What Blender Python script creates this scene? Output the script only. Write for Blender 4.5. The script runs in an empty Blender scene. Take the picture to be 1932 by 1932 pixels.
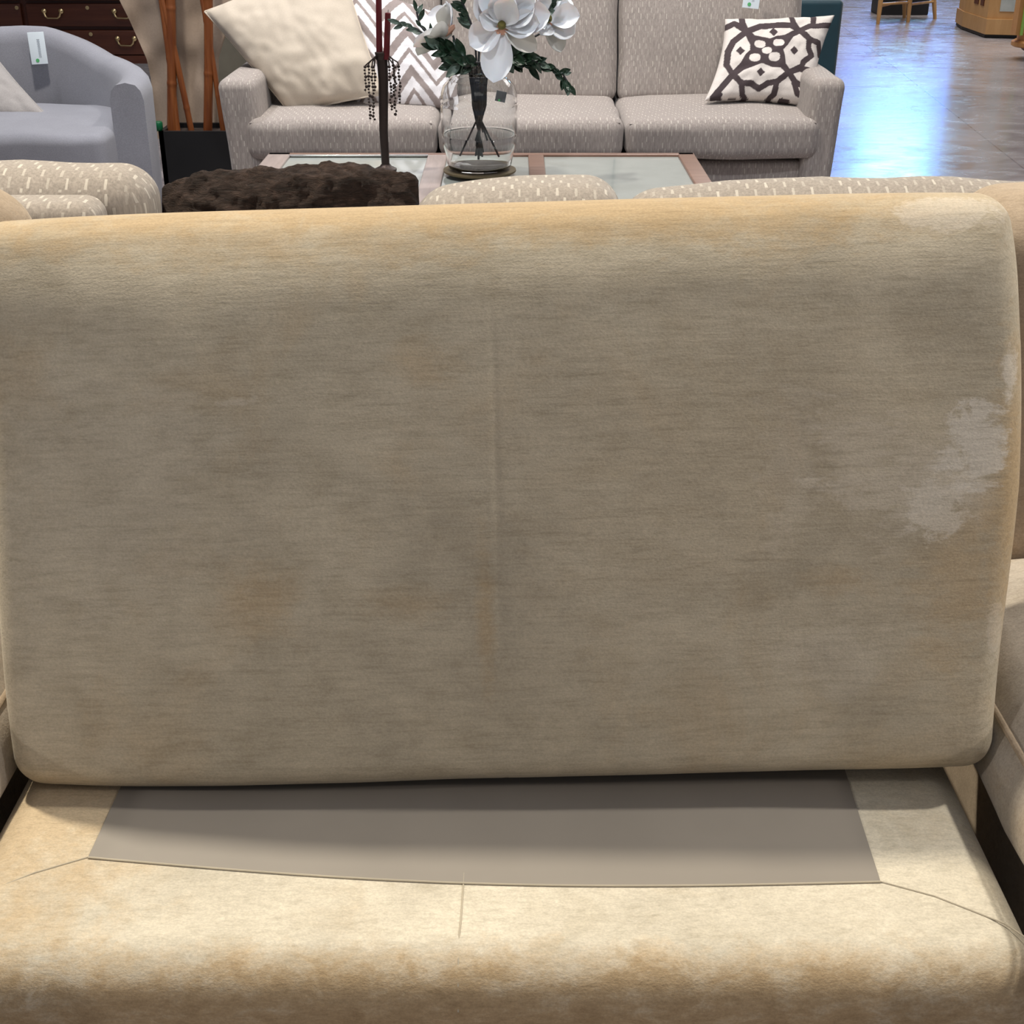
import bpy, math, random
from mathutils import Vector, noise, Matrix
random.seed(7)
S = bpy.context.scene
COL = S.collection
R = math.radians

# ------------------------------------------------------------------ camera
FPX, PITCH, CH = 2500.0, R(26), 1.30
cp, sp = math.cos(PITCH), math.sin(PITCH)
cam_d = bpy.data.cameras.new('camera'); cam = bpy.data.objects.new('camera', cam_d); COL.objects.link(cam)
cam_d.sensor_width = 36; cam_d.sensor_height = 36; cam_d.lens = 36*FPX/1932
cam.location = (0, 0, CH); cam.rotation_euler = (math.pi/2-PITCH, 0, 0); S.camera = cam
cam_d.clip_end = 80

def at(px, py, Y=None, Z=None):
    """world point seen at a photo pixel, at distance Y or height Z"""
    a = (px-966)/FPX; u = (966-py)/FPX
    d = Vector((a, cp+u*sp, -sp+u*cp))
    t = (Y/d.y) if Y is not None else (Z-CH)/d.z
    return Vector((0, 0, CH)) + d*t

# ------------------------------------------------------------------ world and lights
W = bpy.data.worlds.new('world'); S.world = W; W.use_nodes = True
W.node_tree.nodes['Background'].inputs[0].default_value = (0.80, 0.86, 1.0, 1)
W.node_tree.nodes['Background'].inputs[1].default_value = 0.24
S.view_settings.view_transform = 'Standard'; S.view_settings.look = 'None'
S.view_settings.exposure = 0.0; S.view_settings.gamma = 1; S.view_settings.use_curve_mapping = False
S.cycles.max_bounces = 8; S.cycles.diffuse_bounces = 3; S.cycles.glossy_bounces = 4; S.cycles.transmission_bounces = 8
S.cycles.sample_clamp_indirect = 4; S.cycles.caustics_refractive = False; S.cycles.caustics_reflective = False
S.cycles.use_denoising = True

def spot(name, loc, target, power, col, size=.10, angle=70, blend=.6):
    l = bpy.data.lights.new(name, 'SPOT'); l.energy = power; l.color = col; l.shadow_soft_size = size
    l.spot_size = R(angle); l.spot_blend = blend
    o = bpy.data.objects.new(name, l); COL.objects.link(o); o.location = loc
    o.rotation_euler = (Vector(target)-Vector(loc)).to_track_quat('-Z', 'Y').to_euler(); return o
def area(name, loc, target, power, col, sx, sy):
    l = bpy.data.lights.new(name, 'AREA'); l.energy = power; l.color = col; l.shape = 'RECTANGLE'; l.size = sx; l.size_y = sy
    o = bpy.data.objects.new(name, l); COL.objects.link(o); o.location = loc
    o.rotation_euler = (Vector(target)-Vector(loc)).to_track_quat('-Z', 'Y').to_euler(); return o
spot('track_light_left', (-1.50, 2.76, 4.0), (-.1, 1.1, .4), 680, (1.0, .915, .76), .11, 60)
spot('track_light_right', (2.95, 2.02, 4.0), (.1, 1.1, .4), 460, (1.0, .95, .86), .11, 60)
spot('side_fill_left', (-4.8, -.5, 2.8), (0, 1.4, .6), 195, (1.0, .94, .88), .12, 60)  # added pair of side fill spots, no wall fittings; throws the corner shadows
spot('side_fill_right', (4.8, -.5, 2.7), (0, 1.4, .6), 190, (1.0, .92, .86), .12, 60)
spot('track_light_sofa_left', (-1.2, 3.9, 4.2), (-.5, 5.2, .5), 380, (1.0, .93, .84), .12, 80)
spot('track_light_sofa_right', (1.3, 4.6, 4.2), (.9, 5.2, .5), 300, (1.0, .93, .86), .12, 80)
spot('track_light_chair', (-2.3, 5.3, 4.2), (-1.9, 5.2, .5), 230, (.95, .95, 1.0), .12, 80)
spot('bouquet_fill', (.2, 1.4, 4.2), (-.05, 4.0, .8), 230, (.92, .95, 1.0), .12, 40)  # added spot to brighten the bouquet, not a known fixture
area('overhead_fill_middle', (0, 6.0, 4.6), (0, 6.0, 0), 60, (.93, .95, 1.0), 5, 4)  # this and the next two areas are added soft fill, not fittings
area('overhead_fill_far', (4, 11.5, 4.6), (4, 11.5, 0), 430, (1, .96, .92), 6, 5)
area('overhead_fill_near', (0, -1.2, 4.4), (0, 1.2, .5), 14, (1, .95, .90), 3, 2)

# ------------------------------------------------------------------ materials
def newmat(name):
    m = bpy.data.materials.new(name); m.use_nodes = True
    return m, m.node_tree.nodes, m.node_tree.links, m.node_tree.nodes['Principled BSDF']
def setv(b, k, v):
    if k in b.inputs: b.inputs[k].default_value = v
def rgba(c): return (c[0], c[1], c[2], 1)
def coord(N, L, kind='Object', scale=(1, 1, 1), rot=(0, 0, 0)):
    t = N.new('ShaderNodeTexCoord'); mp = N.new('ShaderNodeMapping')
    mp.inputs['Scale'].default_value = scale; mp.inputs['Rotation'].default_value = rot
    L.new(t.outputs[kind], mp.inputs['Vector']); return mp.outputs['Vector']
def nz(N, L, vec, scale=5, detail=4, rough=.55, dist=0):
    n = N.new('ShaderNodeTexNoise'); n.inputs['Scale'].default_value = scale; n.inputs['Detail'].default_value = detail
    n.inputs['Roughness'].default_value = rough; n.inputs['Distortion'].default_value = dist
    L.new(vec, n.inputs['Vector']); return n.outputs['Fac']
def ramp(N, L, fac, stops):
    r = N.new('ShaderNodeValToRGB'); e = r.color_ramp.elements
    e[0].position = stops[0][0]; e[0].color = rgba(stops[0][1]); e[1].position = stops[-1][0]; e[1].color = rgba(stops[-1][1])
    for p, c in stops[1:-1]:
        x = e.new(p); x.color = rgba(c)
    L.new(fac, r.inputs['Fac']); return r.outputs['Color']
def mth(N, L, op, a, b=None, c=None, clamp=False):
    m = N.new('ShaderNodeMath'); m.operation = op; m.use_clamp = clamp
    for i, v in enumerate((a, b, c)):
        if v is None: continue
        if hasattr(v, 'is_linked') or hasattr(v, 'links'): L.new(v, m.inputs[i])
        else: m.inputs[i].default_value = v
    return m.outputs[0]
def mix(N, L, fac, a, b, mode='MIX'):
    m = N.new('ShaderNodeMix'); m.data_type = 'RGBA'; m.blend_type = mode
    if hasattr(fac, 'links'): L.new(fac, m.inputs[0])
    else: m.inputs[0].default_value = fac
    for i, v in ((6, a), (7, b)):
        if hasattr(v, 'links'): L.new(v, m.inputs[i])
        else: m.inputs[i].default_value = rgba(v)
    return m.outputs[2]
def bump(N, L, b, h, strength=.3, dist=.002):
    n = N.new('ShaderNodeBump'); n.inputs['Strength'].default_value = strength; n.inputs['Distance'].default_value = dist
    L.new(h, n.inputs['Height']); L.new(n.outputs['Normal'], b.inputs['Normal'])

def plain(name, col, rough=.5, metal=0, var=.12, scale=12, **kw):
    m, N, L, b = newmat(name)
    v = coord(N, L); f = nz(N, L, v, scale)
    c = ramp(N, L, f, [(.3, [x*(1-var) for x in col]), (.7, [min(1, x*(1+var)) for x in col])])
    L.new(c, b.inputs['Base Color']); setv(b, 'Roughness', rough); setv(b, 'Metallic', metal)
    for k, x in kw.items(): setv(b, k.replace('_', ' '), x)
    return m

# ---- hero chenille
def chenille(name, base, gold, pale, patches=(), blotch=(3.0, 3.0, 3.0), streak=(7, 150, 150), wv=1.0, ax=2):
    """patches: (cx, cz, rx, rz, kind, strength) in object metres; nap rubbed to another tone, brown also paints shade"""
    m, N, L, b = newmat(name)
    obj = coord(N, L)
    big = nz(N, L, coord(N, L, scale=blotch), 1.6, 5, .62, .4)
    col = ramp(N, L, big, [(.33, [x*.86 for x in base]), (.5, base), (.66, [x*1.10 for x in base])])
    md = nz(N, L, coord(N, L, scale=(14, 14, 20)), 1.0, 5, .68, .5)
    col = mix(N, L, 1.0, col, ramp(N, L, md, [(.34, (.91, .90, .88)), (.5, (1, 1, 1)), (.66, (1.07, 1.07, 1.07))]), 'MULTIPLY')
    g = nz(N, L, coord(N, L, scale=(blotch[0]*1.7, blotch[1]*1.7, blotch[2]*1.3)), 1.3, 6, .65, .6)
    gm = ramp(N, L, g, [(.54, (0, 0, 0)), (.68, (1, 1, 1))])
    gm = mth(N, L, 'MULTIPLY', gm, .28)
    col = mix(N, L, gm, col, gold)
    sep = N.new('ShaderNodeSeparateXYZ'); L.new(obj, sep.inputs[0])
    wob = nz(N, L, coord(N, L, scale=(12, 12, 22)), 1.5, 8, .75, .3)
    for cx, cz, rx, rz, kind, st in patches:
        dx = mth(N, L, 'DIVIDE', mth(N, L, 'SUBTRACT', sep.outputs[0], cx), rx)
        dz = mth(N, L, 'DIVIDE', mth(N, L, 'SUBTRACT', sep.outputs[ax], cz), rz)
        d = mth(N, L, 'SQRT', mth(N, L, 'ADD', mth(N, L, 'MULTIPLY', dx, dx), mth(N, L, 'MULTIPLY', dz, dz)))
        v = mth(N, L, 'ADD', mth(N, L, 'SUBTRACT', 1.0, d), mth(N, L, 'MULTIPLY', mth(N, L, 'SUBTRACT', wob, .5), 4.2 if kind == 'pale' else 2.2))
        sharp = 2.6 if kind == 'pale' else 1.3
        k = mth(N, L, 'MULTIPLY', v, sharp, clamp=True)
        k = mth(N, L, 'MULTIPLY', k, st)
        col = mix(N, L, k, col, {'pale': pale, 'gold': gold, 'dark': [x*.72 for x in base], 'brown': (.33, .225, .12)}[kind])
    s1 = nz(N, L, coord(N, L, scale=streak), 1.0, 5, .75)
    sc = ramp(N, L, s1, [(.30, (.78, .77, .74)), (.5, (1, 1, 1)), (.72, (1.13, 1.13, 1.12))])
    col = mix(N, L, .75, col, sc, 'MULTIPLY')
    fine = nz(N, L, coord(N, L, scale=(330, 420, 420)), 1.0, 2, .6)
    fc = ramp(N, L, fine, [(.3, (.86, .86, .86)), (.7, (1.1, 1.1, 1.1))])
    col = mix(N, L, .8, col, fc, 'MULTIPLY')
    L.new(col, b.inputs['Base Color']); setv(b, 'Roughness', .85); setv(b, 'Specular IOR Level', .18)
    setv(b, 'Sheen Weight', .22); setv(b, 'Sheen Roughness', .4); b.inputs['Sheen Tint'].default_value = rgba((1, .93, .8))
    h = mth(N, L, 'ADD', mth(N, L, 'MULTIPLY', s1, .9), mth(N, L, 'MULTIPLY', fine, .8*wv))
    bump(N, L, b, h, .3, .0018)
    return m
TAN, GOLD, PALE = (.475, .41, .305), (.45, .325, .185), (.64, .575, .48)
hx = lambda px: (px-957)/1870*1.14
hz = lambda py: (1465-py)/1085*.665
def pt(px, py, rx, ry, kind, st): return (hx(px), hz(py), rx/1870*1.14, ry/1085*.665, kind, st)
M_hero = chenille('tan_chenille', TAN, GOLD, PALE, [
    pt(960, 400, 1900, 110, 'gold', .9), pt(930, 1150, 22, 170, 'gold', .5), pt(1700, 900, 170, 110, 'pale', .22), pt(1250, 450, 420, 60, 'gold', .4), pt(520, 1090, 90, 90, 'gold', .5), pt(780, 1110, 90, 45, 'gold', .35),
    pt(830, 690, 80, 60, 'gold', .4), pt(1400, 720, 260, 110, 'dark', .30), pt(1330, 560, 420, 60, 'dark', .25), pt(1740, 620, 110, 110, 'dark', .4),
    pt(1250, 1100, 160, 60, 'dark', .25), pt(240, 900, 260, 260, 'pale', .12), pt(1480, 880, 60, 140, 'pale', .22), pt(1620, 1000, 100, 60, 'dark', .4), pt(1560, 1090, 80, 40, 'gold', .4),
    pt(1730, 930, 150, 90, 'pale', .22), pt(1560, 1230, 110, 80, 'pale', .22), pt(1600, 860, 90, 90, 'pale', .2),
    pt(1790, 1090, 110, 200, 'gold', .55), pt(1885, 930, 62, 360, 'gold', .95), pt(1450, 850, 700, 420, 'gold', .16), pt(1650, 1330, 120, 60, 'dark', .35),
    pt(1790, 440, 120, 42, 'pale', .55), pt(1810, 850, 66, 75, 'pale', .85), pt(1740, 960, 60, 70, 'pale', .6), pt(1870, 735, 18, 55, 'pale', .7),
    pt(1855, 1200, 22, 60, 'pale', .35), pt(500, 740, 60, 16, 'pale', .3)], streak=(16, 190, 190))
M_deck = chenille('tan_chenille_seat', (.59, .53, .42), (.52, .38, .22), (.72, .66, .54), [(-.52, 1.25, .17, .40, 'gold', .7), (0, .95, 1.6, .055, 'gold', .95), (0, .930, 1.6, .050, 'brown', .95), (.50, 1.30, .10, .4, 'dark', .25)], (2.2, 2.2, 2.2), (60, 190, 190), 1.2, ax=1)  # brown front band: nap tone plus the front roll's shade, painted in
M_tan3 = chenille('tan_chenille_side_seat', (.44, .385, .32), (.42, .30, .18), PALE, [], (4, 4, 4), (60, 160, 160))
M_tan2 = chenille('tan_chenille_back', (.40, .31, .22), (.42, .28, .15), PALE, [], (4, 4, 4), (30, 140, 140))  # darker copy of the tan, nap tone with the back cushions' shade put in
M_grey_lining = plain('grey_brown_lining', (.255, .225, .19), .55, var=.04, scale=8)
M_seam = plain('tan_seam', (.46, .40, .30), .9)
M_black = plain('black', (.006, .006, .007), .5)

def dash_fabric(name, base, dash, px=.027, rz=.017, kk=.75, lo=.5):
    m, N, L, b = newmat(name)
    t = N.new('ShaderNodeUVMap'); t.uv_map = 'uv'; sp_ = N.new('ShaderNodeSeparateXYZ'); L.new(t.outputs[0], sp_.inputs[0])
    U, V = sp_.outputs[0], sp_.outputs[1]
    row = mth(N, L, 'FLOOR', mth(N, L, 'DIVIDE', V, rz))
    off = mth(N, L, 'MULTIPLY', row, .382)
    fu = mth(N, L, 'FRACT', mth(N, L, 'ADD', mth(N, L, 'DIVIDE', U, px), off))
    fv = mth(N, L, 'FRACT', mth(N, L, 'DIVIDE', V, rz))
    jit = nz(N, L, coord(N, L, scale=(60, 60, 60)), 1, 2)
    wu = mth(N, L, 'ADD', .025, mth(N, L, 'MULTIPLY', jit, .09))
    a = mth(N, L, 'LESS_THAN', mth(N, L, 'ABSOLUTE', mth(N, L, 'SUBTRACT', fu, .5)), wu)
    c = mth(N, L, 'LESS_THAN', mth(N, L, 'ABSOLUTE', mth(N, L, 'SUBTRACT', fv, .5)), .43)
    wn = N.new('ShaderNodeTexWhiteNoise'); wn.noise_dimensions = '2D'; cb_ = N.new('ShaderNodeCombineXYZ')
    L.new(mth(N, L, 'FLOOR', mth(N, L, 'ADD', mth(N, L, 'DIVIDE', U, px), off)), cb_.inputs[0]); L.new(row, cb_.inputs[1]); L.new(cb_.outputs[0], wn.inputs['Vector'])
    amp = mth(N, L, 'MULTIPLY', mth(N, L, 'ADD', mth(N, L, 'MULTIPLY', wn.outputs['Value'], 1-lo), lo), kk)
    k = mth(N, L, 'MULTIPLY', mth(N, L, 'MULTIPLY', a, c), amp)
    st = nz(N, L, coord(N, L, scale=(220, 220, 30)), 1, 3, .7)
    bc = ramp(N, L, st, [(.3, [x*.76 for x in base]), (.7, [x*1.2 for x in base])])
    col = mix(N, L, k, bc, dash)
    L.new(col, b.inputs['Base Color']); setv(b, 'Roughness', .9); setv(b, 'Specular IOR Level', .15); setv(b, 'Sheen Weight', .15)
    bump(N, L, b, mth(N, L, 'ADD', st, mth(N, L, 'MULTIPLY', k, .8)), .3, .0015)
    return m
M_dash = dash_fabric('grey_dash_fabric', (.35, .31, .285), (.60, .56, .50), .024, .021, .8, .0)
M_dash_near = dash_fabric('taupe_dash_fabric', (.315, .275, .235), (.62, .57, .49), .030, .020, .7, .3)

def weave(name, col, var=.12, sc=260, rough=.9):
    m, N, L, b = newmat(name)
    f = nz(N, L, coord(N, L, scale=(sc, sc, sc)), 1, 3, .7)
    g = nz(N, L, coord(N, L, scale=(6, 6, 6)), 1, 3)
    c = ramp(N, L, f, [(.3, [x*(1-var) for x in col]), (.7, [min(1, x*(1+var)) for x in col])])
    c = mix(N, L, .5, c, ramp(N, L, g, [(.3, (.85, .85, .85)), (.7, (1.1, 1.1, 1.1))]), 'MULTIPLY')
    L.new(c, b.inputs['Base Color']); setv(b, 'Roughness', rough); setv(b, 'Specular IOR Level', .15); setv(b, 'Sheen Weight', .15)
    bump(N, L, b, f, .25, .001); return m
M_bluegrey = weave('blue_grey_weave', (.27, .275, .31))
M_greypil = weave('grey_pillow_weave', (.36, .34, .33))
M_beige = weave('beige_satin', (.57, .50, .41), .04, 180, .6)
M_drape = weave('beige_drape', (.37, .29, .225), .06, 120)
M_teal = plain('teal_velvet', (.001, .034, .052), .6, Sheen_Weight=.3)
M_olive = plain('olive_grey_panel', (.12, .11, .085), .8)

def wood(name, c1, c2, scale=(3, 3, 40), rough=.4, kind='Object'):
    m, N, L, b = newmat(name)
    v = coord(N, L, kind, scale=scale); f = nz(N, L, v, 1.2, 5, .6, .6)
    L.new(ramp(N, L, f, [(.3, c1), (.7, c2)]), b.inputs['Base Color']); setv(b, 'Roughness', rough)
    bump(N, L, b, f, .1, .001); return m
M_dresser = wood('dark_cherry_wood', (.065, .016, .007), (.12, .034, .015), (2, 6, 30), .35)
M_table = wood('brown_table_wood', (.16, .085, .06), (.26, .155, .115), (3, 30, 30), .3)
M_table_pale = wood('greyed_table_wood', (.33, .27, .25), (.43, .36, .33), (30, 3, 30), .25)
M_oak = wood('honey_oak', (.42, .23, .085), (.56, .33, .14), (8, 8, 2), .4)
M_oak2 = wood('amber_oak', (.50, .23, .07), (.60, .30, .10), (8, 8, 2), .4)
M_bamboo = wood('orange_bamboo', (.14, .036, .010), (.26, .085, .024), (40, 40, 3), .38)
M_brass = plain('brass', (.80, .62, .33), .25, 1.0)
M_bronze = plain('dark_bronze', (.045, .032, .028), .45, .7)
M_wax = plain('burgundy_wax', (.085, .004, .008), .35)
M_white = plain('white_card', (.78, .88, .95), .6, var=.02)
M_cardgrey = plain('grey_print', (.45, .5, .56), .7)
M_cardgrey2 = plain('dark_grey_print', (.10, .11, .12), .6)
M_green = plain('green_sticker', (.10, .42, .16), .5)
M_darkgreen = plain('dark_green_glaze', (.0, .10, .035), .35)
M_petal = plain('white_petal', (.90, .91, .94), .5, var=.03, Subsurface_Weight=.15)
M_petal_w = plain('ivory_petal', (.76, .75, .70), .5, var=.04)
M_centre = plain('olive_flower_centre', (.16, .14, .03), .8)
M_blush = plain('blush_flower_ring', (.75, .42, .30), .7)
M_leafd = plain('dark_green_leaf', (.018, .045, .025), .4, var=.3)
M_leafm = plain('grey_green_leaf', (.10, .15, .12), .5, var=.2)
M_stem = plain('dark_stem', (.03, .03, .035), .6)
M_lime = plain('lime_glass_edge', (.35, .62, .12), .2)
M_paleglass = plain('pale_display_panel', (.42, .46, .44), .15)
M_red = plain('dark_red_bud', (.12, .01, .01), .6)

def glassmat(name, col=(1, 1, 1), rough=0.0, ior=1.45):
    m, N, L, b = newmat(name)
    setv(b, 'Base Color', rgba(col)); setv(b, 'Roughness', rough); setv(b, 'Transmission Weight', 1.0); setv(b, 'IOR', ior)
    n = nz(N, L, coord(N, L), 9, 2); bump(N, L, b, n, .12, .004); return m
M_glass = glassmat('jar_glass', (.97, .98, .98))
M_tableglass = plain('table_glass_panel', (.34, .37, .35), .07, var=.05, Specular_IOR_Level=.9)

def fur(name):
    m, N, L, b = newmat(name)
    f = nz(N, L, coord(N, L, scale=(30, 30, 140)), 1, 6, .75, 1.2); g = nz(N, L, coord(N, L, scale=(9, 9, 14)), 1, 4, .6)
    c = ramp(N, L, f, [(.3, (.010, .006, .004)), (.7, (.075, .048, .036))])
    c = mix(N, L, .8, c, ramp(N, L, g, [(.35, (.5, .45, .42)), (.7, (1.3, 1.2, 1.15))]), 'MULTIPLY')
    L.new(c, b.inputs['Base Color']); setv(b, 'Roughness', .7); setv(b, 'Specular IOR Level', .2); bump(N, L, b, f, .9, .012); return m
M_fur = fur('brown_fur')

def vcol_mat(name):
    m, N, L, b = newmat(name)
    a = N.new('ShaderNodeVertexColor'); a.layer_name = 'pattern'
    f = nz(N, L, coord(N, L, scale=(300, 300, 300)), 1, 2)
    c = mix(N, L, .6, a.outputs[0], ramp(N, L, f, [(.3, (.85, .85, .85)), (.7, (1.08, 1.08, 1.08))]), 'MULTIPLY')
    L.new(c, b.inputs['Base Color']); setv(b, 'Roughness', .9); setv(b, 'Specular IOR Level', .1); return m
M_pattern = vcol_mat('printed_cotton')

def floor_mat():
    m, N, L, b = newmat('polished_concrete')
    n1 = nz(N, L, coord(N, L, scale=(.7, 1.2, 1)), 1.3, 8, .6, .5)
    c = ramp(N, L, n1, [(.3, (.235, .21, .21)), (.5, (.30, .272, .275)), (.7, (.37, .34, .345))])
    sep = N.new('ShaderNodeSeparateXYZ'); L.new(coord(N, L), sep.inputs[0])
    ln = mth(N, L, 'SUBTRACT', mth(N, L, 'SUBTRACT', sep.outputs[0], 2.54), mth(N, L, 'MULTIPLY', mth(N, L, 'SUBTRACT', sep.outputs[1], 7.54), .085))
    fr = mth(N, L, 'ABSOLUTE', mth(N, L, 'SUBTRACT', mth(N, L, 'FRACT', mth(N, L, 'ADD', mth(N, L, 'DIVIDE', ln, 4.0), .5)), .5))
    k = mth(N, L, 'LESS_THAN', fr, .0011)
    ln2 = mth(N, L, 'ADD', sep.outputs[1], mth(N, L, 'MULTIPLY', sep.outputs[0], .085))
    fr2 = mth(N, L, 'ABSOLUTE', mth(N, L, 'SUBTRACT', mth(N, L, 'FRACT', mth(N, L, 'DIVIDE', ln2, 4.0)), .30))
    k2 = mth(N, L, 'LESS_THAN', fr2, .0016)
    kk = mth(N, L, 'MULTIPLY', mth(N, L, 'MAXIMUM', k, k2), .35)
    c = mix(N, L, kk, c, (.05, .04, .04))
    L.new(c, b.inputs['Base Color'])
    n2 = nz(N, L, coord(N, L, scale=(2, 3.5, 1)), 2.0, 7, .65, 1)
    rr = ramp(N, L, n2, [(.3, (.12, .12, .12)), (.7, (.34, .34, .34))]); L.new(rr, b.inputs['Roughness'])
    n3 = nz(N, L, coord(N, L, scale=(5, 8, 1)), 2.0, 4, .6)
    bump(N, L, b, n3, .10, .008); setv(b, 'Specular IOR Level', .6)
    return m
M_floor = floor_mat()
M_wall = plain('painted_wall', (.46, .43, .42), .8, var=.05, scale=2)
M_ceil = plain('ceiling_paint', (.30, .29, .28), .9, var=.05, scale=2)
def emit(name, col, s):
    m, N, L, b = newmat(name); setv(b, 'Base Color', (0, 0, 0, 1)); b.inputs['Emission Color'].default_value = rgba(col)
    setv(b, 'Emission Strength', s); return m
M_day = emit('daylight_pane', (.24, .66, 1.0), 17)
M_day2 = emit('daylight_pane_dim', (.16, .30, 1.0), 5)

# ------------------------------------------------------------------ mesh helpers
class MB:
    def __init__(s): s.v = []; s.f = []
    def add(s, v, f):
        o = len(s.v); s.v += [tuple(x) for x in v]; s.f += [tuple(i+o for i in q) for q in f]; return s
    def box(s, c, h, rot=None):
        v = []
        for x in (-1, 1):
            for y in (-1, 1):
                for z in (-1, 1):
                    p = Vector((x*h[0], y*h[1], z*h[2]))
                    if rot is not None: p = rot @ p
                    v.append(p+Vector(c))
        return s.add(v, [(0, 1, 3, 2), (4, 6, 7, 5), (0, 4, 5, 1), (2, 3, 7, 6), (0, 2, 6, 4), (1, 5, 7, 3)])
    def prism(s, top, bot):
        """frustum between two 4-point loops"""
        return s.add(list(bot)+list(top), [(3, 2, 1, 0), (4, 5, 6, 7)]+[(i, (i+1) % 4, 4+(i+1) % 4, 4+i) for i in range(4)])
    def rbox(s, c, h, r, n=(8, 8, 8), fn=None, extra=(), k=5, cap=None):
        """rounded box; fn deforms local points"""
        ax = []
        for a in range(3):
            hi = h[a]-r
            L = [-hi - r*math.tan(math.pi/4*j/k) for j in range(k, 0, -1)]
            L += [-hi + 2*hi*j/n[a] for j in range(n[a]+1)]
            L += [hi + r*math.tan(math.pi/4*j/k) for j in range(1, k+1)]
            if a == 0: L += list(extra)
            L = sorted(set(round(x, 6) for x in L)); ax.append(L)
        idx = {}; vs = []; fs = []
        def vid(p):
            key = tuple(round(x, 6) for x in p)
            if key not in idx:
                q = Vector(p); inn = Vector([max(-(h[a]-r), min(h[a]-r, q[a])) for a in range(3)]); d = q-inn
                if d.length > 1e-9: q = inn + d.normalized()*r
                if fn: q = fn(q)
                idx[key] = len(vs); vs.append(Vector(q)+Vector(c))
            return idx[key]
        for a in range(3):
            b, d = (a+1) % 3, (a+2) % 3
            for sg in (-1, 1):
                e = h[a]*sg
                for i in range(len(ax[b])-1):
                    for j in range(len(ax[d])-1):
                        q = []
                        for (bi, dj) in ((i, j), (i+1, j), (i+1, j+1), (i, j+1)):
                            p = [0, 0, 0]; p[a] = e; p[b] = ax[b][bi]; p[d] = ax[d][dj]
                            # snap extremes to +-h
                            for m_ in (b, d):
                                if abs(abs(p[m_])-h[m_]) < 1e-5: p[m_] = math.copysign(h[m_], p[m_])
                            q.append(vid(p))
                        if sg < 0: q.reverse()
                        fs.append(tuple(q))
        return s.add(vs, fs)
    def tube(s, pts, rad, n=8, cap=True):
        pts = [Vector(p) for p in pts]
        if not hasattr(rad, '__len__'): rad = [rad]*len(pts)
        v = []; up = None
        for i, p in enumerate(pts):
            t = (pts[min(i+1, len(pts)-1)]-pts[max(i-1, 0)])
            if t.length < 1e-9: t = Vector((0, 0, 1))
            t.normalize()
            if up is None: up = t.orthogonal().normalized()
            else:
                up = up - t*up.dot(t)
                up = up.normalized() if up.length > 1e-6 else t.orthogonal().normalized()
            w = t.cross(up)
            for j in range(n):
                a = 2*math.pi*j/n; v.append(p+(up*math.cos(a)+w*math.sin(a))*rad[i])
        f = [(i*n+j, i*n+(j+1) % n, (i+1)*n+(j+1) % n, (i+1)*n+j) for i in range(len(pts)-1) for j in range(n)]
        if cap:
            f.append(tuple(range(n-1, -1, -1))); f.append(tuple((len(pts)-1)*n+j for j in range(n)))
        return s.add(v, f)
    def lathe(s, prof, c=(0, 0, 0), n=32, axis=None):
        v = []; rot = Vector((0, 0, 1)).rotation_difference(Vector(axis)).to_matrix() if axis is not None else None
        for r, z in prof:
            for j in range(n):
                a = 2*math.pi*j/n; p = Vector((r*math.cos(a), r*math.sin(a), z))
                if rot: p = rot @ p
                v.append(p+Vector(c))
        f = [(i*n+j, i*n+(j+1) % n, (i+1)*n+(j+1) % n, (i+1)*n+j) for i in range(len(prof)-1) for j in range(n)]
        if prof[0][0] < 1e-3 or True:
            f.append(tuple(range(n-1, -1, -1))); f.append(tuple((len(prof)-1)*n+j for j in range(n)))
        return s.add(v, f)
    def grid(s, fn, nu, nv, closed=False):
        v = [fn(i/nu, j/nv) for i in range(nu+1) for j in range(nv+1)]
        f = [(i*(nv+1)+j, (i+1)*(nv+1)+j, (i+1)*(nv+1)+j+1, i*(nv+1)+j+1) for i in range(nu) for j in range(nv)]
        return s.add(v, f)
    def build(s, name, mat, parent=None, smooth=True, angle=45, origin=None):
        me = bpy.data.meshes.new(name)
        o0 = Vector(origin) if origin is not None else Vector((0, 0, 0))
        me.from_pydata([tuple(Vector(p)-o0) for p in s.v], [], s.f); me.update()
        if smooth:
            me.shade_smooth(); me.set_sharp_from_angle(angle=R(angle))
        uv = me.uv_layers.new(name='uv')
        vn = [v.normal.copy() for v in me.vertices]
        for p in me.polygons:
            nn = p.normal; ax = max(range(3), key=lambda k: abs(nn[k])*(1.0, 1.0, 1.15)[k])
            for li in p.loop_indices:
                c = me.vertices[me.loops[li].vertex_index].co
                uv.data[li].uv = (c.y, c.z) if ax == 0 else ((c.x, c.z) if ax == 1 else (c.x, c.y))
        me.materials.append(mat)
        o = bpy.data.objects.new(name, me); COL.objects.link(o); o.location = o0
        if parent is not None:
            w = Vector((0, 0, 0)); q = parent
            while q is not None: w += q.location; q = q.parent
            o.parent = parent; o.location = o0 - w
        return o

def tag(o, label=None, cat=None, group=None, kind=None):
    if label: o['label'] = label
    if cat: o['category'] = cat
    if group: o['group'] = group
    if kind: o['kind'] = kind
    return o
def thing(name, loc, label, cat, group=None):
    o = bpy.data.objects.new(name, None); COL.objects.link(o); o.location = loc; o.empty_display_size = .1
    bpy.context.view_layer.update()
    return tag(o, label, cat, group)

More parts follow.
